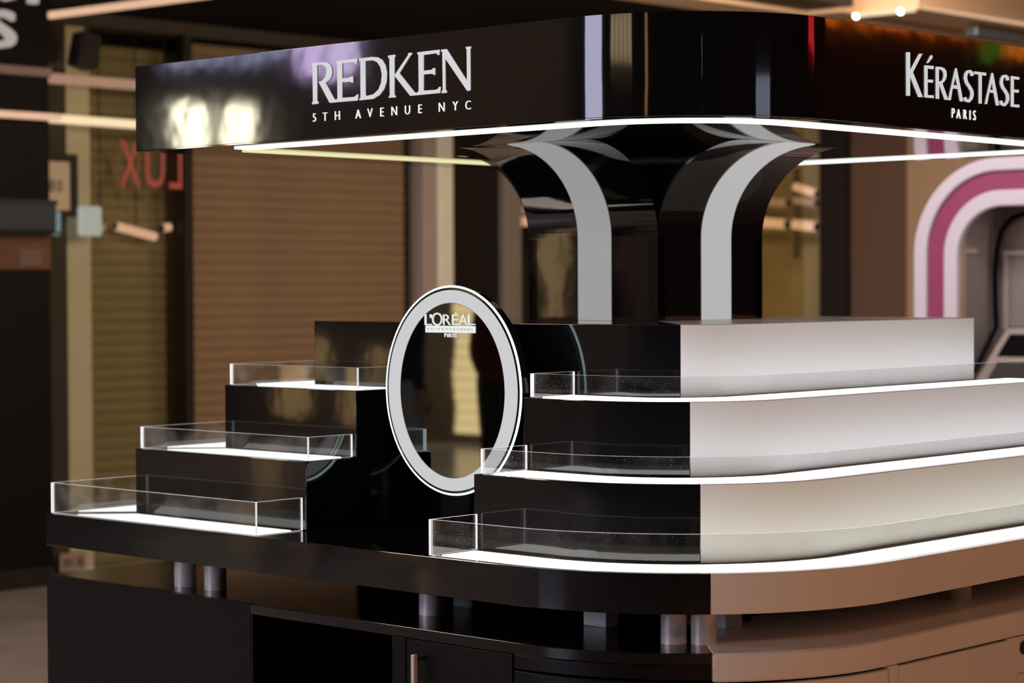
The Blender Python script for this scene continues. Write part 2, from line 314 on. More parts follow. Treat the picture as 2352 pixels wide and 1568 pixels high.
# bulkhead strip with its hot spots
t = thing('led_strip', (-3.08, 5.53, 2.98), 'short glowing strip of small warm lamps under the beige ceiling corner top right', 'lamp', None)
box('channel', -3.06, -2.68, 5.515, 5.553, 2.985, 3.005, WARMB, t)
HOT = glow('hot_lamp', (1, .95, .78), 9)
for x in (-3.04, -2.755):
    bm = bmesh.new(); bmesh.ops.create_uvsphere(bm, u_segments=14, v_segments=10, radius=.016, matrix=Matrix.Translation((x, 5.52, 2.99)))
    link('lamp_bead', fin(bm, 'bead'), HOT, t, 'all')
for i in range(6):
    bm = bmesh.new(); bmesh.ops.create_uvsphere(bm, u_segments=10, v_segments=6, radius=.008, matrix=Matrix.Translation((-2.99 + .04 * i, 5.52, 2.99)))
    link('lamp_bead', fin(bm, 'bead'), WARMB, t, 'all')
t = thing('bulkhead_led_strip', (-2.64, 6.2, 3.0), 'thin warm strip grazing the beige bulkhead side at the top right', 'lamp')
box('channel', -2.662, -2.64, 5.58, 7.7, 3.0, 3.012, glow('grazing_led', (1, .62, .40), .75), t)
t = thing('ceiling_fixture', (-2.83, 6.7, 2.93), 'dark blue-grey linear fixture under the beige bulkhead at the far top right', 'fixture')
box('housing', -2.87, -2.79, 6.36, 7.6, 2.93, 2.985, pbr('blue_grey_metal', (.16, .19, .24), .35, metal=.5), t, .008)
box('lens', -2.86, -2.80, 6.38, 7.58, 2.92, 2.93, pbr('black_lens', (.01, .01, .012), .2), t)

# ---- black shop front at the far left
t = thing('black_shopfront', (-6.0, .5, 0), 'black shop front wall at the far left edge with a dark shelf bay', 'shop front')
fr = box('facade', -6.4, -5.62, -2, 2.045, 0, 3.0, pbr('black_facade', (.0045, .0035, .0038), .5, spec=.15), t)
box('plinth', -5.62, -5.60, -2, 2.045, 0, .1, DARKM, t)
box('shelf', -5.62, -5.50, .9, 2.03, 1.80, 1.81, DARKM, t)
SIGNW = glow('sign_letter_white', (1, .86, .80), .40)
def big_letter(nm, ch, y0, y1, z0, z1):
    l = glyph(nm, ch, y0, y1, z0, z1, .04, -5.56, 'x', SIGNW, t)
for ch, y0, y1, z0, z1 in (('s', 1.66, 1.818, 2.725, 2.915), ('o', 1.70, 1.845, 2.962, 3.12), ('i', 1.90, 1.955, 2.962, 3.12)):
    big_letter('letter', ch, y0, y1, z0, z1)
cr = thing('blue_display_box', (-5.55, 1.85, 1.81), 'dim dark blue box on the black shelf at the left edge', 'box')
box('carton', -5.60, -5.51, 1.60, 2.01, 1.81, 1.965, pbr('dim_blue_card', (.02, .027, .045), .5), cr, .01)
box('lid', -5.605, -5.505, 1.595, 2.015, 1.945, 1.97, pbr('blue_lid', (.016, .02, .03), .6), cr, .005)
pg = thing('orange_poster', (-5.60, 1.85, 1.5), 'dark orange poster panel below the shelf at the left edge', 'poster')
box('panel', -5.62, -5.60, 1.5, 2.035, 1.62, 1.795, pbr('orange_print', (.13, .048, .014), .5, noise=.4, nscale=6), pg)
box('print_patch', -5.60, -5.598, 1.85, 1.98, 1.64, 1.72, pbr('pale_print', (.15, .10, .09), .6), pg)

# ---- glazed bay: dark jamb, cream pilaster, olive shutter behind the pane
t = thing('glazed_bay', (-5.9, 2.6, 0), 'glazed shop bay beside the brown shutter, with dark jamb and cream pilaster behind the glass', 'shop window')
GLASSB = acrylic('shop_glass', (.91, .90, .85), 1.45)
box('pane', -5.905, -5.893, 2.06, 3.135, .03, 2.925, GLASSB, t)
box('mullion', -5.95, -5.88, 3.135, 3.165, 0, 2.925, DARKM, t)
box('jamb', -6.02, -5.93, 2.05, 2.375, 0, 2.925, pbr('dark_jamb', (.05, .042, .038), .6), t)
box('pilaster', -6.05, -5.98, 2.375, 2.565, 0, 2.925, CREAM, t)
def slat_mesh(y0, y1, h, x=0):
    pr = [(0, 0), (.002, .002), (.0065, h * .25), (.0085, h * .5), (.0065, h * .75), (.002, h - .002), (0, h - .001)]
    bm = bmesh.new(); A = [bm.verts.new((p[0], y0, p[1])) for p in pr]; B = [bm.verts.new((p[0], y1, p[1])) for p in pr]
    for i in range(len(pr) - 1): bm.faces.new((A[i], A[i + 1], B[i + 1], B[i]))
    me = fin(bm, 'slat')
    for p in me.polygons: p.use_smooth = True
    return me
def shutter(name, label, x, y0, y1, z1, h, mat, box_mat):
    t = thing(name, (x, (y0 + y1) / 2, 0), label, 'shutter')
    first = link('slat', slat_mesh(y0, y1, h), mat, t); first.location = (x, 0, 0)
    k = 1
    while (k + 1) * h <= z1:
        o = first.copy(); COL.objects.link(o); o.location = (x, 0, k * h); k += 1
    box('backing', x - .03, x - .005, y0, y1, 0, z1, VOID, t)
    for yy in (y0 - .03, y1): box('guide_rail', x - .03, x + .03, yy, yy + .03, 0, z1, DARKM, t)
    return t
shutter('olive_roller_shutter', 'dim olive roller shutter behind the shop glass left of the brown shutter', -6.12, 2.60, 3.30, 2.92, .0635, SLATO, DARKM)
shutter('brown_roller_shutter', 'wide brown ribbed roller shutter closed behind the kiosk on the left', -5.92, 3.20, 4.865, 2.92, .0615, SLATB, DARKM)
# mirrored red word on the glass
RED = glow('red_glass_letter', (.75, .16, .11), .20, (.25, .04, .03))
t = thing('red_glass_lettering', (-5.88, 2.9, 2.07), 'red letters reading back to front on the shop glass below the canopy end', 'sign')
for ch, y0, y1 in (('X', 2.69, 2.825), ('U', 2.86, 2.99), ('L', 3.025, 3.11)):
    glyph('letter', ch, y0, y1, 2.07, 2.325, .006, -5.875, 'x', RED, t, mirror=True)
# framed notice
t = thing('framed_notice', (-5.86, 2.3, 1.92), 'small framed cream notice with dark numbers on the glazed bay', 'notice')
box('sheet', -5.865, -5.86, 2.17, 2.345, 1.935, 2.19, pbr('cream_sheet', (.62, .52, .38), .7), t)
fm = prism_bm([(2.15, 1.90), (2.395, 1.90), (2.395, 2.232), (2.15, 2.232)], -5.885, -5.855, None, [(2.17, 1.93), (2.345, 1.93), (2.345, 2.195), (2.17, 2.195)], 'yz')
link('frame', fin(fm, 'frame'), DARKM, t)
for ch, y0, y1 in (('8', 2.215, 2.25), ('0', 2.262, 2.297)): glyph('digit', ch, y0, y1, 2.03, 2.095, .002, -5.858, 'x', DARKM, t)
t = thing('pale_glow_box', (-5.86, 2.40, 1.82), 'pale glowing box on the cream pilaster under the notice', 'lamp')
box('diffuser', -5.86, -5.83, 2.385, 2.535, 1.80, 1.96, glow('pale_glow', (.9, .95, .82), .36), t, .02)  # two emissive boxes, pale over the pilaster, blueish over the jamb
box('side_glow_panel', -5.86, -5.84, 2.225, 2.275, 1.80, 1.93, glow('blueish_glow', (.55, .8, .85), .25), t, .015)
t = thing('price_tag', (-5.86, 2.34, .1), 'small pinkish tag with dark figures low on the glazed bay', 'sign')
box('card', -5.868, -5.86, 2.26, 2.43, .02, .118, pbr('pink_card', (.34, .24, .21), .7), t)
for ch, y0, y1 in (('1', 2.285, 2.295), ('0', 2.305, 2.335), (':', 2.348, 2.354), ('8', 2.372, 2.405)): glyph('digit', ch, y0, y1, .045, .09, .002, -5.858, 'x', VOID, t)
# hanging speaker
t = thing('hanging_speaker', (-5.6, 2.27, 2.66), 'dark speaker box hanging tilted in front of the cream pilaster', 'speaker')
ang = R(-13); cxs, czs = 2.272, 2.752
def rot2(y, z): return (cxs + y * math.cos(ang) - z * math.sin(ang), czs + y * math.sin(ang) + z * math.cos(ang))
prism('cabinet', [rot2(-.062, -.095), rot2(.062, -.095), rot2(.062, .095), rot2(-.062, .095)], -5.68, -5.56, pbr('speaker_plastic', (.022, .018, .015), .6), t, .02, plane='yz')
prism('grille', [rot2(-.05, -.08), rot2(.05, -.08), rot2(.05, .08), rot2(-.05, .08)], -5.56, -5.555, pbr('speaker_mesh', (.016, .012, .01), .8), t, 0, plane='yz')
tube('hanger_rod', [(-5.62, 2.285, 2.84), (-5.62, 2.285, 3.0)], .012, DARKM, t)
# warm linear lamps over the glass
led_bar('linear_wall_lamp', (-5.54, 1.2, 2.392), (-5.54, 2.05, 2.392), .018, WARM, 'dim warm linear lamp crossing the black shop front at the left edge')
led_bar('linear_wall_lamp', (-5.84, 2.11, 2.415), (-5.84, 3.1, 2.405), .023, WARMB, 'bright warm linear lamp crossing the glazed bay beside the canopy end')
t = thing('soffit_glow_band', (-5.84, 2.2, 2.6), 'soft warm glowing band standing in for a lit soffit reflection above the bright linear lamp at the left', 'lamp')
box('cove', -5.90, -5.87, 2.06, 3.13, 2.60, 2.655, WARMD, t, .01)  # emissive bands paint the reflected glow of a lit soffit
box('glow_return', -5.615, -5.58, 1.0, 2.045, 2.60, 2.645, glow('faint_soffit_glow', (1, .5, .35), .13), t, .01)
led_bar('ceiling_led_line', (-5.88, 2.245, 2.957), (-4.5, 2.20, 2.935), .02, WARM, 'warm ceiling light line at the top left running toward the kiosk')
led_bar('ceiling_led_line', (-5.75, 1.6, 2.985), (-5.75, 2.10, 2.985), .02, WARM, 'short pink ceiling light bar above the white sign letters')
led_bar('shop_lamp', (-6.03, 2.77, 1.862), (-6.0, 3.02, 1.806), .024, WARM, 'slanted warm tube lamp inside the glazed bay under the red letters', hang=2.98)
led_bar('shop_lamp', (-6.0, 3.07, 1.855), (-6.0, 3.12, 1.862), .022, WARM, 'short warm lamp at the right edge of the glazed bay', hang=2.98)
led_bar('shop_lamp', (-6.0, 2.62, 1.852), (-6.0, 2.665, 1.852), .022, WARMD, 'tiny warm lamp glow beside the cream pilaster', hang=2.98)

# ---- between the brown shutter and the column
t = thing('cream_pilaster', (-5.85, 5.06, 0), 'tall cream and grey-pink pilaster right of the brown shutter', 'pilaster')
box('shaft', -5.95, -5.80, 5.055, 5.19, 0, 2.925, CREAM, t, .01)
box('side_face', -5.95, -5.805, 4.935, 5.055, 0, 2.925, PINKG, t, .01)
t = thing('wall_cladding', (-5.9, 5.43, 0), 'black flush panel between two pilasters behind the round sign', 'panel')
box('board', -5.95, -5.88, 5.19, 5.685, 0, 2.925, pbr('black_panel', (.009, .007, .007), .4, spec=.3), t)
t = thing('grey_pilaster', (-5.85, 5.76, 0), 'narrow grey pilaster beside the black column of the kiosk', 'pilaster')
box('shaft', -5.95, -5.82, 5.685, 5.84, 0, 2.925, GREYP, t, .012)
t = thing('dark_glass_bay', (-5.9, 6.4, 0), 'dark glass shop bay just left of the kiosk column', 'shop window')
box('pane', -5.91, -5.90, 5.86, 7.1, .05, 2.925, GLASSB, t)
box('interior', -6.5, -6.4, 5.84, 7.1, 0, 2.925, pbr('dark_interior', (.035, .028, .022), .9), t)
led_bar('shop_lamp', (-5.97, 5.90, 1.945), (-5.97, 6.3, 1.945), .03, WARM, 'warm lamp bar in the dark glass bay left of the column')
tube('stem', [(-5.97, 5.92, 1.945), (-5.97, 5.92, 2.98)], .004, DARKM, bpy.data.objects['shop_lamp.003'], 6)
led_bar('shop_lamp', (-5.97, 5.97, 2.025), (-5.97, 6.3, 2.025), .03, WARMD, 'dim warm lamp bar above the other one left of the column', hang=2.98, at=.95)
# ---- right of the column
t = thing('yellow_glass_bay', (-5, 7.5, 0), 'yellowish glass shop bay right of the kiosk column with warm lamp reflections', 'shop window')
box('pane', -5.6, -4.66, 7.30, 7.31, .05, 2.99, acrylic('yellow_glass', (.9, .85, .7), 1.45), t)
box('inner_wall', -5.7, -4.66, 7.72, 7.795, 0, 2.99, pbr('yellow_beige_wall', (.50, .42, .27), .7, noise=.25, nscale=2), t)
box('inner_post', -4.88, -4.845, 7.5, 7.53, 1.7, 2.3, pbr('olive_post', (.12, .10, .06), .6), t)
for k, (x0, z0, x1, z1, r, m) in enumerate(((-4.83, 2.175, -4.66, 2.125, .026, WARM), (-5.1, 2.085, -4.89, 2.07, .026, WARMD), (-4.83, 2.085, -4.66, 2.06, .024, WARMD), (-5.1, 1.945, -4.90, 1.925, .032, WARM), (-4.84, 1.925, -4.66, 1.905, .032, WARM))):
    led_bar('bay_lamp', (x0, 7.45, z0), (x1, 7.45, z1), r, m, ['upper right lamp bar in the yellow glass bay', 'middle left dim lamp bar in the yellow glass bay', 'middle right dim lamp bar in the yellow glass bay', 'lower left lamp bar in the yellow glass bay', 'lower right lamp bar in the yellow glass bay'][k])
t = thing('dark_shop_post', (-4.5, 7.4, 0), 'dark brown post with small warm lamps right of the yellow glass bay', 'post')
box('shaft', -4.57, -4.36, 7.36, 7.7, 0, 2.995, DARKM, t)
box('recess', -4.66, -4.57, 7.5, 7.7, 0, 2.995, VOID, t)
for z, s, m in ((2.14, .03, WARMD), (1.955, .035, WARM)): box('lamp', -4.65, -4.585, 7.48, 7.5, z - s, z + s, m, t, .015)
t = thing('wall_cladding', (-4.15, 7.5, 0), 'plain brown wall panel left of the magenta arch', 'panel')
box('board', -4.36, -3.95, 7.42, 7.5, 0, 2.995, BROWNP, t)
t = thing('wall_cladding', (-3.5, 7.5, 0), 'beige wall panel behind the magenta and white arch', 'panel')
box('board', -3.95, -2.2, 7.44, 7.5, 0, 3.0, pbr('beige_board', (.40, .28, .18), .7), t)

# ---- the arched booth at the right edge (front plane y = 3.5)
t = thing('arched_booth', (-.6, 3.7, 0), 'white and magenta round-cornered arch of a booth behind the kiosk at the right edge', 'booth')
WTRIM = pbr('white_plastic_trim', (.80, .74, .80), .45)
MAG = pbr('magenta_plastic', (.36, .05, .15), .4)
GREYB = pbr('grey_booth_lining', (.30, .26, .245), .6)
def arch(x0, x1, top, r, n=14):
    P = [(x0, 0)]
    for i in range(n + 1):
        a = math.pi - math.pi / 2 * i / n; P.append((x0 + r + r * math.cos(a), top - r + r * math.sin(a)))
    for i in range(n + 1):
        a = math.pi / 2 - math.pi / 2 * i / n; P.append((x1 - r + r * math.cos(a), top - r + r * math.sin(a)))
    return P + [(x1, 0)]
def arch_band(name, o, y0, y1, mat, bev):
    (a, b, tp, r), (c, d, tq, s) = o
    A, B = arch(a, b, tp, r), arch(c, d, tq, s)
    return prism(name, A + B[::-1], y0, y1, mat, t, bev, plane='xz')
arch_band('outer_trim', ((-1.363, .35, 2.05, .40), (-1.298, .285, 1.995, .34)), 3.465, 3.50, WTRIM, .006)
arch_band('magenta_band', ((-1.298, .285, 1.995, .34), (-1.215, .202, 1.915, .27)), 3.482, 3.50, MAG, .002)
arch_band('inner_trim', ((-1.215, .202, 1.915, .27), (-1.148, .135, 1.848, .21)), 3.465, 3.50, WTRIM, .006)
box('shell', -1.34, .33, 3.76, 3.80, 0, 1.9, GREYB, t)
box('shell_roof', -1.15, .14, 3.502, 3.76, 1.88, 1.9, GREYB, t)
box('lining_edge', -1.156, -1.143, 3.502, 3.53, 0, 1.88, pbr('lining_edge', (.50, .38, .28), .6), t)
box('left_panel', -1.156, -1.146, 3.53, 3.76, 0, 1.88, GREYB, t)
box('side_light_bar', -1.146, -1.140, 3.535, 3.62, 1.655, 1.675, pbr('light_bar', (.55, .50, .44), .4), t)
RAIL = pbr('rail_beige', (.40, .33, .28), .5)
box('back_board', -1.06, .1, 3.745, 3.76, 1.34, 1.645, pbr('back_board_grey', (.24, .21, .19), .6), t)
box('back_board_upper', -1.09, .1, 3.748, 3.76, 1.668, 1.86, pbr('back_board_brown', (.17, .125, .10), .6), t)
box('back_rail', -1.09, .1, 3.735, 3.76, 1.645, 1.667, RAIL, t)
box('back_post', -1.087, -1.062, 3.738, 3.76, 1.33, 1.645, RAIL, t)
tube('black_hose', [(-.88, 3.72, 1.845), (-.977, 3.72, 1.823), (-1.033, 3.72, 1.806), (-1.086, 3.72, 1.752), (-1.107, 3.72, 1.668), (-1.117, 3.72, 1.565), (-1.117, 3.72, 1.472), (-1.110, 3.72, 1.341), (-1.094, 3.6, 1.241), (-1.081, 3.5, 1.161)], .011, VOID, t, 10)
ds = link('control_desk', fin(prism_bm([(3.49, 1.12), (3.745, 1.335), (3.745, 1.05), (3.49, 1.05)], -1.072, .1, None, None, 'yz'), 'desk'), RAIL, t)
def on_desk(name, x0, x1, s0, s1, m):
    a, b = (3.49 + .255 * s0, 1.12 + .215 * s0), (3.49 + .255 * s1, 1.12 + .215 * s1)
    return link(name, fin(prism_bm([a, b, (b[0] - .004, b[1] + .005), (a[0] - .004, a[1] + .005)], x0, x1, None, None, 'yz'), name), m, ds)
on_desk('dark_screen', -1.035, .0, .45, .86, VOID); on_desk('front_screen', -1.015, .0, .02, .33, pbr('grey_screen', (.06, .05, .05), .3))

bl = bpy.data.lights.new('booth_fill', 'AREA'); bl.shape = 'RECTANGLE'; bl.size = .8; bl.size_y = .15; bl.energy = 1.6; bl.color = (1, .9, .85)  # added area light, brightens the booth interior
bo = bpy.data.objects.new('booth_fill', bl); COL.objects.link(bo); bo.location = (-.5, 3.62, 1.87)

# ------------------------------------------------------------------ the kiosk
L = 2.30; E_ = .171
ZC, ZSB, ZST, Z2, Z3, Z4, ZCB, ZCT = .7534, .8335, .9199, 1.0929, 1.2632, 1.4349, 1.8905, 2.1176
RAD = [.606, .445, .3165, .18]
MID = W(1.15, 1.15)
# ---- base cabinet
cab = thing('base_cabinet', (0, 0, 0), 'black and white curved base cabinet carrying the beauty kiosk', 'cabinet')
rb = .576
def front_panel(name, a, b, z0, z1, mat, par, ins=.0, th=.018, curved=False, bev=.0015):
    """flat or bent board on the cabinet front; curved: plan points from path() between two fractions"""
    if not curved: return box(name, W(b, 0)[0], W(a, 0)[0], W(0, ins)[1], W(0, ins + th)[1], z0, z1, mat, par, bev)
inn = .020
pb = path(inn, rb - inn, .9606, 1, 'black')                     # carcass set back behind the boards
prism('carcass', [W(2.30 - inn, inn), W(1.4490, inn), W(1.4490, .48), W(.9606, .48)] + pb + [MID, W(1.15, 2.28), W(2.28, 2.28)], .06, ZC - .025, VOID, cab, 0)
prism('carcass', path(inn, rb - inn, 1, 2.28, 'white') + [W(1.15, 2.28), MID], .06, ZC - .065, VOID, cab, 0)  # carcass coloured black to paint the shade in the gaps between boards
prism('worktop', [W(2.30, 2.30), W(2.30, .0185), W(1.457, .0185), W(1.457, 0)] + path(0, rb, .9606, 1, 'black') + [MID, W(1.15, 2.30)], ZC - .0245, ZC, TOPB, cab, .0015)
prism('worktop', path(0, rb, 1, 2.30, 'white') + [W(1.15, 2.30), MID], ZC - .062, ZC, WHITE, cab, .006)['label'] = 'white half of the cabinet top'
front_panel('front_panel', 1.4570, 2.30, .05, ZC, SATIN, cab)
front_panel('stile', .9175, .9606, .05, ZC - .0255, SATIN, cab)
front_panel('stile', 1.4490, 1.4562, .05, ZC - .0255, SATIN, cab)
box('recess_floor', W(1.449, 0)[0], W(.9606, 0)[0], W(0, .005)[1], W(0, .48)[1], .05, .09, SATIN, cab)
def curved_board(name, u0, v1, part, z0, z1, mat, par, bev=.0015):
    A = path(0, rb, u0, v1, part); B = path(.018, rb - .018, u0, v1, part)
    return prism(name, A + B[::-1], z0, z1, mat, par, bev)
curved_board('front_rail', .5800, 1, 'black', .697, ZC - .0255, SATIN, cab)
door = front_panel('door', .5850, .9130, .05, ZC - .0265, SATIN, cab)
hd = box('handle', W(.8657, 0)[0], W(.8545, 0)[0], W(0, -.034)[1], W(0, -.022)[1], .36, .700, pbr('brushed_steel', (.75, .64, .62), .4, metal=.2), door, .002)
for z in (.39, .685): box('handle_post', W(.863, 0)[0], W(.857, 0)[0], W(0, -.024)[1], W(0, .001)[1], z, z + .008, DARKM, door)
curved_board('drawer', .5800, 1, 'black', .30, .692, SATIN, cab)
curved_board('drawer', 1, .5780, 'white', .30, ZC - .0675, WHITE, cab)['label'] = 'white bent drawer front'
def rpanel(name, v0, v1, z0, z1, mat, par, x1=1.15, x0=1.132, bev=.0015): return box(name, x0, x1, W(0, v0)[1], W(0, v1)[1], z0, z1, mat, par, bev)
rpanel('white_stile', .5845, .6205, .05, ZC - .0625, WHITE, cab)
rpanel('drawer', .6234, 1.0893, .30, ZC - .0665, WHITE, cab)['label'] = 'white flat drawer front'
sp = rpanel('side_panel', 1.0912, 2.30, .05, ZC - .0632, WHITE, cab); sp['label'] = 'white side panel with a black lock'
bm = bmesh.new()
lk = [(W(0, 1.1420 + .0155)[1] + .0165 * math.cos(2 * math.pi * i / 28), .662 + .0165 * math.sin(2 * math.pi * i / 28)) for i in range(28)]
link('lock', fin(prism_bm(lk, 1.148, 1.156, bm, None, 'yz'), 'lock'), pbr('black_lock', (.012, .01, .01), .3), sp, True, .001)
rpanel('keyhole', 1.1545, 1.1585, .657, .667, pbr('brass', (.4, .28, .12), .3, metal=1), sp, 1.1575, 1.1555)
rpanel('latch_plate', 1.1285, 1.20, .52, .602, WHITE, sp, 1.156, 1.149)
rpanel('toe_kick', .58, 2.28, 0, .05, VOID, cab, 1.10, .9)
box('toe_kick', -1.1, .5, -1.08, -.9, 0, .06, VOID, cab)

# ---- display deck: slab on short posts
deck = thing('display_deck', (0, 0, ZC), 'black and white display deck on short silver posts above the base cabinet', 'display deck')
prism('deck_board', [W(2.30, 2.30), W(2.30, 0)] + path(0, RAD[0], .862, 1, 'black') + [MID, W(1.15, 2.30)], ZSB, ZST, BLACK, deck, .0016)['label'] = 'glossy black half of the deck'
prism('deck_board', path(0, RAD[0], 1, 2.30, 'white') + [W(1.15, 2.30), MID], ZSB, ZST, WHITE, deck, .0016)['label'] = 'white half of the deck'
for u, v in ((1.842, .108), (1.732, .118), (1.009, .176), (.262, .262), (.318, .228), (2.05, 1.9), (.2, 1.2), (.2, 2.05), (1.15, 1.15)):
    x, y = W(u, v); cyl('support_post', x, y, ZC, ZSB, .0285, SILVER, deck)
def strip(ins0, ins1, rad, u0, v1, z, mat, par, name='light_panel', th=.003):
    A = path(ins0, max(rad - ins0, .02), u0, v1); B = path(ins1, max(rad - ins1, .02), u0, v1)
    return prism(name, A + B[::-1], z - .002, z + th - .002, mat, par, 0)
strip(.030, .138, RAD[0], .828, 2.2, ZST + .001, LEDA, deck)
GAP = pbr('dark_gap_filler', (.035, .024, .018), .5)  # thin dark brown filler between light panel and riser
strip(.1382, .170, RAD[0], .862, 2.2, ZST + .001, GAP, deck, 'gap_filler', .0022)
def left_strip(k, z, par, mat):
    i = k * E_; a, b = i + .030, i + .142
    prism('light_panel', [W(2.30 - a - .07, a), W(1.466, a), W(1.466, b), W(2.30 - b - .07, b)], z - .001, z + .002, mat, par, 0)
    prism('light_panel', [W(2.30 - a, a + .055), W(2.30 - b, b + .055), W(2.30 - b, 2.1), W(2.30 - a, 2.1)], z - .001, z + .002, mat, par, 0)
left_strip(0, ZST, deck, LEDL)
box('spine', W(1.74, 0)[0], W(.42, 0)[0], W(0, .62)[1], W(0, 1.9)[1], ZC + .0005, ZSB - .0005, VOID, deck)
# power boxes on the cabinet top, under the deck
for nm, lb, u0, u1, v0, v1 in (('power_box', 'pale grey power box between cabinet top and deck near the middle', .560, .628, .285, .33), ('power_box', 'dim grey power box in shadow under the deck, left of the pale one', .992, 1.058, .30, .345), ('power_box', 'small pale power box half hidden behind the front silver post', .345, .372, .448, .512)):
    p = thing(nm, (*W((u0 + u1) / 2, (v0 + v1) / 2), ZC), lb, 'power box', 'power boxes under the deck')
    box('housing', W(u1, 0)[0], W(u0, 0)[0], W(0, v0)[1], W(0, v1)[1], ZC, ZSB - .002, PAPER if u0 < .9 else pbr('shaded_plastic', (.16, .18, .17), .6), p, .003)  # the box in shadow gets a darkened plastic, shade put into its colour
    box('cable_gland', W(u1, 0)[0] + .02, W(u1, 0)[0] + .034, W(0, v1)[1], W(0, v1)[1] + .02, ZC + .01, ZC + .024, VOID, p)

# ---- centre plinth (top block), stepped units left and near
core = thing('centre_plinth', (0, 0, ZST), 'black and white square plinth in the middle carrying the flared column', 'plinth')
c3 = 3 * E_; FAR = L - c3
prism('plinth_block', [W(FAR, FAR), W(FAR, c3)] + path(c3, RAD[3], .864, 1, 'black') + [MID, W(1.15, FAR)], ZST + .0008, Z4, BLACK, core, .0016)['label'] = 'glossy black half of the plinth'
prism('plinth_block', path(c3, RAD[3], 1, FAR, 'white') + [W(1.15, FAR), MID], ZST + .0008, Z4, WHITET, core, .0016)['label'] = 'white half of the plinth'
lef = thing('left_step_unit', (*W(1.9, .4), ZST), 'black stepped display unit at the left corner of the kiosk', 'display steps')
for k, (z0, z1) in ((1, (ZST + .0008, Z2)), (2, (Z2 + .0003, Z3))):
    i = k * E_
    prism('step', [W(1.440, i), W(L - i, i), W(L - i, L - i), W(FAR + .001, L - i), W(FAR + .001, c3 - .001), W(1.440, c3 - .001)], z0, z1, BLACK, lef, .0016)
    left_strip(k, z1, lef, LEDL)
near = thing('corner_step_unit', (*W(.5, .5), ZST), 'rounded stepped display unit on the near corner, black left half and white right half', 'display steps')
for k, (z0, z1) in ((1, (ZST + .0008, Z2)), (2, (Z2 + .0003, Z3))):
    i = k * E_; cb = path(c3 - .001, RAD[3], .863, 1, 'black'); cw = path(c3 - .001, RAD[3], 1, L - i, 'white')
    prism('step', path(i, RAD[k], .862, 1, 'black') + cb[::-1], z0, z1, BLACK, near, .0016)['label'] = 'glossy black half of a step'
    prism('step', path(i, RAD[k], 1, L - i, 'white') + cw[::-1], z0, z1, WHITET, near, .0016)['label'] = 'white half of a step'
    strip(i + .030, i + .138, RAD[k] + i, .828, L - i - .05, z1 + .001, LED, near)
    strip(i + .1382, i + .1695, RAD[k] + i, .863, L - i - .05, z1 + .001, GAP, near, 'gap_filler', .0022)

# ---- clear acrylic trays
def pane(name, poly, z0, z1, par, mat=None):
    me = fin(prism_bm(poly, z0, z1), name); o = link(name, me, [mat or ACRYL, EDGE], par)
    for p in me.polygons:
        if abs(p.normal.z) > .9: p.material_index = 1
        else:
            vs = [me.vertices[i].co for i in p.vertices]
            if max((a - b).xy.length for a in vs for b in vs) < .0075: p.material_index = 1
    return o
TH = [.0825, .0590, .0570]
nm3 = ['lowest', 'middle', 'top']
for k, zt in enumerate((ZST, Z2, Z3)):
    i = k * E_; h = TH[k]; z0, z1 = zt + .0015, zt + h; a, b = i + .010, i + .016
    t = thing('acrylic_tray', (*W(1.9, i), zt), f'clear acrylic tray on the {nm3[k]} step at the left corner', 'tray', 'clear acrylic trays on the left steps')
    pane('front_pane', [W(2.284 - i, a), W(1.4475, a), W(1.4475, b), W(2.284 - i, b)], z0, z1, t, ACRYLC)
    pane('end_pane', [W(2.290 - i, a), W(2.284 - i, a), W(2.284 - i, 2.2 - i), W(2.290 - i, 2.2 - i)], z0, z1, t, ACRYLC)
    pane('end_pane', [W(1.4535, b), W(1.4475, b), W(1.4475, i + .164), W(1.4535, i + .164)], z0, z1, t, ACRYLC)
    t = thing('acrylic_tray', (*W(.5, i), zt), f'long curved clear acrylic tray along the {nm3[k]} step of the near corner', 'tray', 'clear acrylic trays on the corner steps')
    A = path(a, RAD[k] - .010, .8425, 2.2 - i); B = path(b, RAD[k] - .016, .8425, 2.2 - i)
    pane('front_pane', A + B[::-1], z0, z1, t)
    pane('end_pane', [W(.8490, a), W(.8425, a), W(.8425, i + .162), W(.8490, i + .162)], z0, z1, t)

# ---- oval lit mirror sign in the niche
rx, rz, cx, cz, yf = .2325, .2580, .001, H - .2605, W(0, .39)[1]
def ell(a, b, n=96): return [(cx + a * math.cos(2 * math.pi * i / n), cz + b * math.sin(2 * math.pi * i / n)) for i in range(n)]
mir = thing('lit_mirror_sign', (cx, yf, ZST), 'oval mirror sign with a glowing white ring standing in the niche of the kiosk', 'sign')
prism('drum', ell(rx - .006, rz - .006), yf + .008, yf + .040, pbr('black_drum', (.006, .006, .007), .08), mir, .001, plane='xz')
prism('front_plate', ell(rx - .003, rz - .003), yf + .002, yf + .008, pbr('deep_blue_black_glass', (.004, .005, .012), .05), mir, 0, plane='xz')
tube('edge_lit_rim', [(x, yf + .004, z) for x, z in ell(rx - .001, rz - .001)], 0.0027, RIM, mir, 8, True)
prism('ring_diffuser', ell(.2225, .2485), yf + .0005, yf + .002, RINGL, mir, 0, hole=ell(.181, .217), plane='xz')
prism('mirror_disc', ell(.1800, .2160), yf + .001, yf + .002, MIRROR, mir, 0, plane='xz')
prism('mount', [(cx - .03, cz - .14), (cx + .03, cz - .14), (cx + .03, cz + .1), (cx - .03, cz + .1)], yf + .04, W(0, c3)[1], VOID, mir, 0, plane='xz')
box('foot', cx - .05, cx + .05, yf + .012, yf + .038, ZST + .0005, cz - .24, VOID, mir, .002)
LOG = glow('mirror_letter_white', (.93, 1, .97), .85)
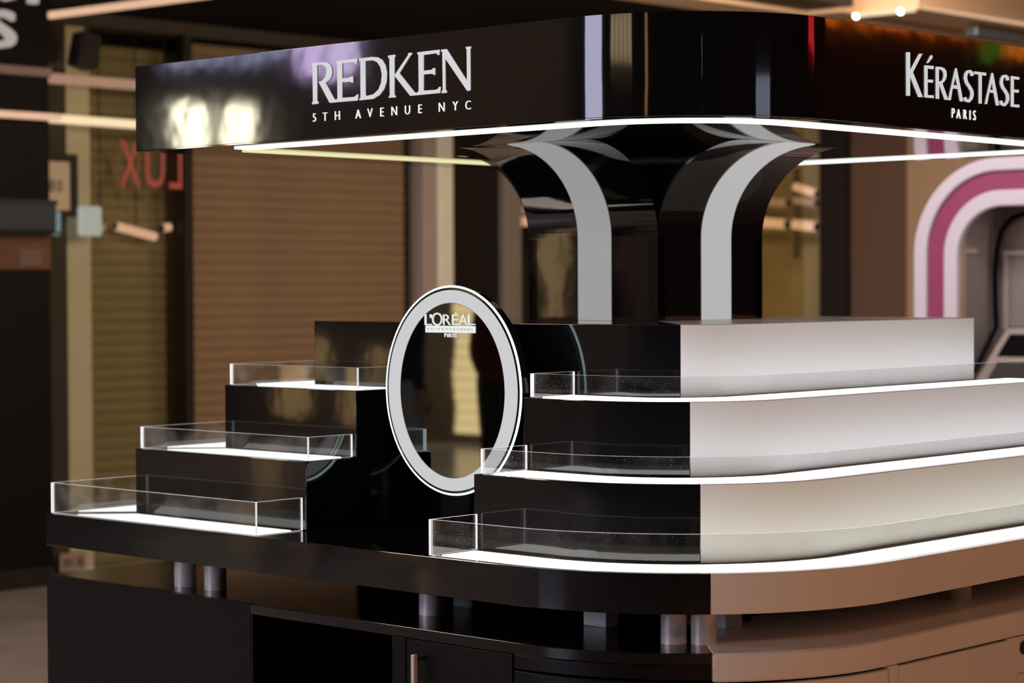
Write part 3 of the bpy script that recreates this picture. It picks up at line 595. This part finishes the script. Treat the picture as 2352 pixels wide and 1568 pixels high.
for ch, a0, a1, b0, b1 in LO:
    if ch == '´':
        prism('letter', [(a0, b0), (a0 + .0045, b0), (a1, b1), (a1 - .006, b1)], yf - .0005, yf + .001, LOG, mir, 0, plane='xz'); continue
    glyph('letter', ch, a0, a1, b0, b1, .0015, yf - .0005, 'y', LOG, mir, thin=.008)
bar = box('letter_bar', -.0868, .0849, yf - .0006, yf + .001, 1.4126, 1.4295, LOG, mir)
wd = 'PROFESSIONNEL'; x = -.0815; stp = .1645 / len(wd)
for ch in wd:
    wch = stp * (.25 if ch == 'I' else .62)
    glyph('bar_letter', ch, x + (stp - wch) / 2, x + (stp + wch) / 2, 1.4185, 1.4242, .0004, yf - .0009, 'y', pbr('grey_print', (.5, .5, .5), .6), bar); x += stp
x = -.0218; wp = .0430 / 5
for ch in 'PARIS':
    wch = wp * (.28 if ch == 'I' else .8)
    glyph('letter', ch, x + (wp - wch) / 2, x + (wp + wch) / 2, 1.4015, 1.4111, .0015, yf - .0005, 'y', LOG, mir); x += wp

# ---- flared column
colm = thing('flared_column', (0, 0, Z4), 'glossy black column with white light strips flaring out under the canopy', 'column')
cc, zf, fl = .925, 1.652, .275
def cove(n=22, off=0):
    P = [(cc - off, Z4 + .0005), (cc - off, zf)]
    for i in range(1, n + 1):
        a = math.pi / 2 * i / n; P.append((cc - fl + (fl - off) * math.cos(a), zf + (ZCB - zf - off) * math.sin(a) - .0005))
    return P
prof = cove()
def petal(rot, par):
    pr = [(v - 1.15, z) for v, z in prof] + [(cc + .03 - 1.15, ZCB - .0005), (cc + .03 - 1.15, Z4 + .0005)]
    me = fin(prism_bm(pr, -.225, .225, None, None, 'yz'), 'flared_face'); me.transform(Matrix.Rotation(rot, 4, 'Z'))
    o = link('flared_face', me, BLACK, par, True)
    return o
def lit(rot, c0, c1, mat, par):
    o1 = [(v - 1.15, z) for v, z in cove(22, .003)]; o0 = [(v - 1.15, z) for v, z in cove(22, -.001)]
    o1[-1] = (o1[-1][0], ZCB - .0015); 
    me = fin(prism_bm(o1 + o0[::-1], c0, c1, None, None, 'yz'), 'light_strip'); me.transform(Matrix.Rotation(rot, 4, 'Z'))
    return link('light_strip', me, mat, par, True)
for q, (rot, a, b, m) in enumerate(((0, 1.15 - 1.196, 1.15 - 1.082, COLL), (math.pi / 2, 1.106 - 1.15, 1.232 - 1.15, COLR), (math.pi, -.06, .06, COLL), (-math.pi / 2, -.06, .06, COLL))):
    f = petal(rot, colm); lit(rot, a, b, m, f)
box('core', -.1945, .1945, -.1945, .1945, Z4 + .0005, ZCB - .001, BLACK, colm)

# ---- canopy with raised letters
can = thing('canopy', (0, 0, ZCB), 'large glossy black canopy with white lettering on top of the kiosk', 'canopy')
ec, rc, ul = .1516, .4141, 2.0903; MC = W((ec + ul) / 2, (ec + ul) / 2)
prism('fascia', [W(ul, ul), W(ul, ec)] + path(ec, rc, 1.5, 1, 'black', 24) + [MC, W((ec + ul) / 2, ul)], ZCB + .002, ZCT, FASCIA, can, .0012)
prism('fascia', path(ec, rc, 1, ul, 'white', 24) + [W((ec + ul) / 2, ul), MC], ZCB + .002, ZCT, FASCIA, can, .0012)
prism('soffit', [W(ul - .002, ul - .002), W(ul - .002, ec + .002)] + path(ec + .002, rc, 1.5, ul - .002, 'all', 24), ZCB, ZCB + .0018, pbr('black_mirror_soffit', (.005, .005, .005), .03, spec=1.0), can, 0)
def sstrip(poly, mat): prism('soffit_light', poly, ZCB - .004, ZCB - .0002, mat, can, 0)
A = path(.232, .34, 1.78, 1.86); B = path(.286, .29, 1.78, 1.86); sstrip(A + B[::-1], SOFL)
sstrip([W(1.795, .33), W(1.865, .33), W(1.865, 1.9), W(1.795, 1.9)], SOFY)
sstrip([W(1.78, 1.90), W(1.78, 1.97), W(.25, 1.97), W(.25, 1.90)], SOFL)
yl, xr = W(0, ec)[1], 1.15 - ec
for out, hole in REDKEN: prism('letter', out, yl - .003, yl + .0005, LETL, can, 0, False, hole, 'xz')
for out, hole in KER: prism('letter', out, xr - .0005, xr + .003, LETL, can, 0, False, hole, 'yz')
SML = glow('small_sign_letter', (1, 1, .95), .9)
for ch, xc, z0, h in SUB:
    asp = min(char_mesh(ch)[2], .95) * .92; glyph('small_letter', ch, xc - h * asp / 2, xc + h * asp / 2, z0, z0 + h, .003, yl - .0025, 'y', SML, can, thin=.014)
for ch, yc, z0, h in PAR:
    asp = char_mesh(ch)[2] * .8; glyph('small_letter', ch, yc - h * asp / 2, yc + h * asp / 2, z0, z0 + h, .003, xr + .0025, 'x', SML, can, thin=.012)

# ------------------------------------------------------------------ what the mirror and the gloss show: the walkway on the left
def person(name, loc, rz, jacket, trousers, label, skin=(.30, .17, .12), hair=(.015, .011, .009), hh=1.76, hold=0):
    t = thing(name, loc, label, 'person', 'people reflected in the oval mirror'); t.rotation_euler = (0, 0, rz); s = hh / 1.76
    J = {'pel': (0, 0, .95, .125, .10), 'wai': (0, 0, 1.08, .135, .10), 'che': (0, -.01, 1.30, .155, .115), 'sho': (0, 0, 1.43, .10, .085), 'nek': (0, -.005, 1.52, .052, .052),
         'hd0': (0, -.02, 1.60, .070, .080), 'hd1': (0, -.015, 1.69, .076, .088)}
    ed = [('pel', 'wai'), ('wai', 'che'), ('che', 'sho'), ('sho', 'nek'), ('nek', 'hd0'), ('hd0', 'hd1')]
    for sd, g in ((-1, 'l'), (1, 'r')):
        J.update({g + 'hip': (sd * .095, 0, .89, .092, .095), g + 'kne': (sd * .105, -.015, .50, .062, .064), g + 'ank': (sd * .11, .02, .10, .045, .048), g + 'toe': (sd * .13, -.13, .035, .042, .034),
                  g + 'shd': (sd * .185, 0, 1.42, .062, .062), g + 'elb': (sd * .245, .03, 1.14, .046, .046), g + 'wri': (sd * .235, -.06, .90, .030, .034), g + 'pal': (sd * .23, -.075, .83, .034, .022)})
        ed += [('pel', g + 'hip'), (g + 'hip', g + 'kne'), (g + 'kne', g + 'ank'), (g + 'ank', g + 'toe'), ('sho', g + 'shd'), (g + 'shd', g + 'elb'), (g + 'elb', g + 'wri'), (g + 'wri', g + 'pal')]
        for f in range(4):
            J[g + 'f%d' % f] = (sd * (.222), -.105 + .02 * f, .775 + (.004 if f in (0, 3) else 0), .0095, .0095); J[g + 'g%d' % f] = (sd * (.208), -.108 + .019 * f, .745 + (.006 if f in (0, 3) else 0), .0085, .0085)
            ed += [(g + 'pal', g + 'f%d' % f), (g + 'f%d' % f, g + 'g%d' % f)]
        J[g + 'th'] = (sd * .212, -.115, .82, .011, .011); J[g + 'ti'] = (sd * .20, -.125, .785, .009, .009); ed += [(g + 'pal', g + 'th'), (g + 'th', g + 'ti')]
    ks = list(J); me = bpy.data.meshes.new('body')
    me.from_pydata([Vector(J[k][:3]) * s for k in ks], [(ks.index(a), ks.index(b)) for a, b in ed], [])
    o = bpy.data.objects.new('body', me); COL.objects.link(o)
    m = o.modifiers.new('skin', 'SKIN'); m.use_smooth_shade = True
    for i, k in enumerate(ks): me.skin_vertices[0].data[i].radius = (J[k][3] * s, J[k][4] * s); me.skin_vertices[0].data[i].use_root = (k == 'pel')
    ss = o.modifiers.new('sub', 'SUBSURF'); ss.levels = 2; ss.render_levels = 2
    bpy.context.view_layer.update()
    m2 = bpy.data.meshes.new_from_object(o.evaluated_get(bpy.context.evaluated_depsgraph_get())); bpy.data.objects.remove(o, do_unlink=True)
    b = bpy.data.objects.new('body', m2); COL.objects.link(b); b.parent = t
    for mm in (pbr('skin', skin, .55), pbr('jacket_cloth', jacket, .85, noise=.2, nscale=30), pbr('trouser_cloth', trousers, .85, noise=.25, nscale=40), pbr('shoe_leather', (.03, .026, .024), .5)): m2.materials.append(mm)
    for p in m2.polygons:
        z = p.center.z / s; x = abs(p.center.x) / s
        p.material_index = 0 if z > 1.50 or (x > .17 and z < .91) else (3 if z < .085 else (2 if z < .97 and x < .2 else 1)); p.use_smooth = True
    def blob(nm, c, r, mat, clip=None):
        bm = bmesh.new(); bmesh.ops.create_uvsphere(bm, u_segments=18, v_segments=12, radius=1, matrix=Matrix.Translation(Vector(c) * s) @ Matrix.Diagonal((r[0] * s, r[1] * s, r[2] * s, 1)))
        if clip: bmesh.ops.delete(bm, geom=[v for v in bm.verts if clip(v.co / s)], context='VERTS')
        q = bpy.data.objects.new(nm, fin(bm, nm)); q.data.materials.append(mat); COL.objects.link(q); q.parent = t
        for p in q.data.polygons: p.use_smooth = True
    blob('hair', (0, .005, 1.70), (.088, .102, .095), pbr('hair', hair, .6), lambda c: c.z < 1.66 and c.y < -.03)
    for sd in (-1, 1):
        blob('eye', (sd * .03, -.092, 1.655), (.012, .009, .009), pbr('eye', (.5, .5, .5), .2)); blob('ear', (sd * .078, .0, 1.64), (.012, .022, .032), pbr('skin', skin, .55))
    blob('nose', (0, -.105, 1.63), (.013, .02, .022), pbr('skin', skin, .55)); blob('mouth', (0, -.094, 1.585), (.022, .008, .007), pbr('lip', (.25, .09, .08), .5))
    return t
person('person', (-5.74, -6.25, 0), R(40), (.012, .012, .014), (.24, .25, .28), 'person in a black jacket and dark jeans standing on the walkway, nearer the mirror edge')
person('person', (-5.36, -6.62, 0), R(20), (.10, .018, .014), (.016, .015, .016), 'person in a dark red top and black trousers standing on the walkway behind the first', hh=1.72)

# lit shop fronts along the far side of the walkway (seen only in reflection)
def lit_panel(name, x0, x1, z0, z1, mat, label, axis='y', at=-12.15, grid=0):
    t = thing(name, ((x0 + x1) / 2, at, z0) if axis == 'y' else (at, (x0 + x1) / 2, z0), label, 'light panel')
    if axis == 'y': box('diffuser', x0, x1, at - .03, at, z0, z1, mat, t); fr = (x0 - .04, x1 + .04)
    else: box('diffuser', at - .03 if at < 0 else at, at if at < 0 else at + .03, x0, x1, z0, z1, mat, t)
    for i in range(grid + 1):
        q = x0 + (x1 - x0) * i / max(grid, 1)
        if axis == 'y': box('frame_bar', q - .025, q + .025, at, at + .03, z0 - .03, z1 + .03, DARKM, t)
    return t
lit_panel('window_panel', -4.3, -1.6, 1.6, 4.2, glow('cold_window', (.74, .73, 1), 10), 'tall violet-white lit window of a shop across the walkway', grid=1)
lit_panel('window_panel', -.4, 2.4, 3.15, 3.5, glow('paned_window', (1, .72, .42), 4), 'small amber paned window high across the walkway', grid=5)
lit_panel('window_panel', 4.1, 4.5, 2.8, 3.6, glow('amber_slit', (1, .5, .22), 3), 'narrow amber lit slit across the walkway')
lit_panel('lantern_panel', -14.75, -14.3, 2.95, 3.45, glow('lantern_a', (1, .93, .68), 30), 'left bright cream lantern panel across the walkway')
lit_panel('lantern_panel', -13.95, -13.55, 2.9, 3.38, glow('lantern_b', (1, .93, .68), 26), 'right bright cream lantern panel across the walkway')
lit_panel('ceiling_screen', -12.8, -12.4, 3.6, 4.2, glow('violet_screen', (.78, .58, 1), 12), 'left violet screen high across the walkway')
lit_panel('ceiling_screen', -12.3, -11.9, 3.55, 4.2, glow('violet_screen_b', (.78, .62, 1), 12), 'right violet screen high across the walkway')
lit_panel('high_window', -14.9, -12.95, 3.82, 4.4, glow('blue_high_window', (.62, .66, 1), 5), 'wide dim blue high window left of the violet screens', grid=5)
t = thing('glowing_shutter', (-10.9, -12.15, .1), 'narrow amber glowing shutter across the walkway between the two people in the mirror', 'shutter')
AMB = glow('amber_shutter_glow', (1, .66, .30), 2.3)  # slats emit to paint the warm lamplight falling on the shutter
for i in range(14): box('slat', -11.12 + .02 * math.sin(i), -10.70 + .03 * math.sin(i * 1.7), -12.18, -12.15 + .004 * (i % 2), .1 + i * .105, .195 + i * .105, AMB, t)
lit_panel('low_shop_light', -13.6, -13.2, .2, 1.0, glow('amber_low', (1, .62, .25), 1.8), 'left amber low shop light across the walkway')
lit_panel('low_shop_light', -12.6, -12.3, .1, .9, glow('amber_low_b', (1, .62, .25), 1.8), 'right amber low shop light across the walkway')
lit_panel('red_banner', 5.9, 7.2, 3.2, 4.3, glow('red_banner', (1, .03, .04), 6), 'red lit banner high on the right side of the mall', 'x', 9.55)
lit_panel('blue_window', -1.2, .3, 2.5, 2.78, glow('pale_blue_window', (.7, .76, 1), 3), 'low pale blue window on the right side of the mall', 'x', 9.55)
t = thing('orange_sign', (6.1, 7.75, 3.2), 'long orange lit sign with a green end on the far side of the mall', 'sign')
prism('face', [(5.46, 3.06), (6.2, 3.17), (6.75, 3.27), (7.2, 3.34), (7.2, 3.6), (5.46, 3.6)], 7.74, 7.78, glow('orange_sign', (1, .17, .015), 5), t, 0, False, plane='xz')
box('lower_tab', 5.32, 5.45, 7.74, 7.78, 2.94, 3.5, glow('orange_sign_tab', (1, .17, .015), 5), t)
box('green_end', 5.46, 5.70, 7.74, 7.78, 2.95, 3.055, glow('green_sign', (.15, .7, .05), .8), t)
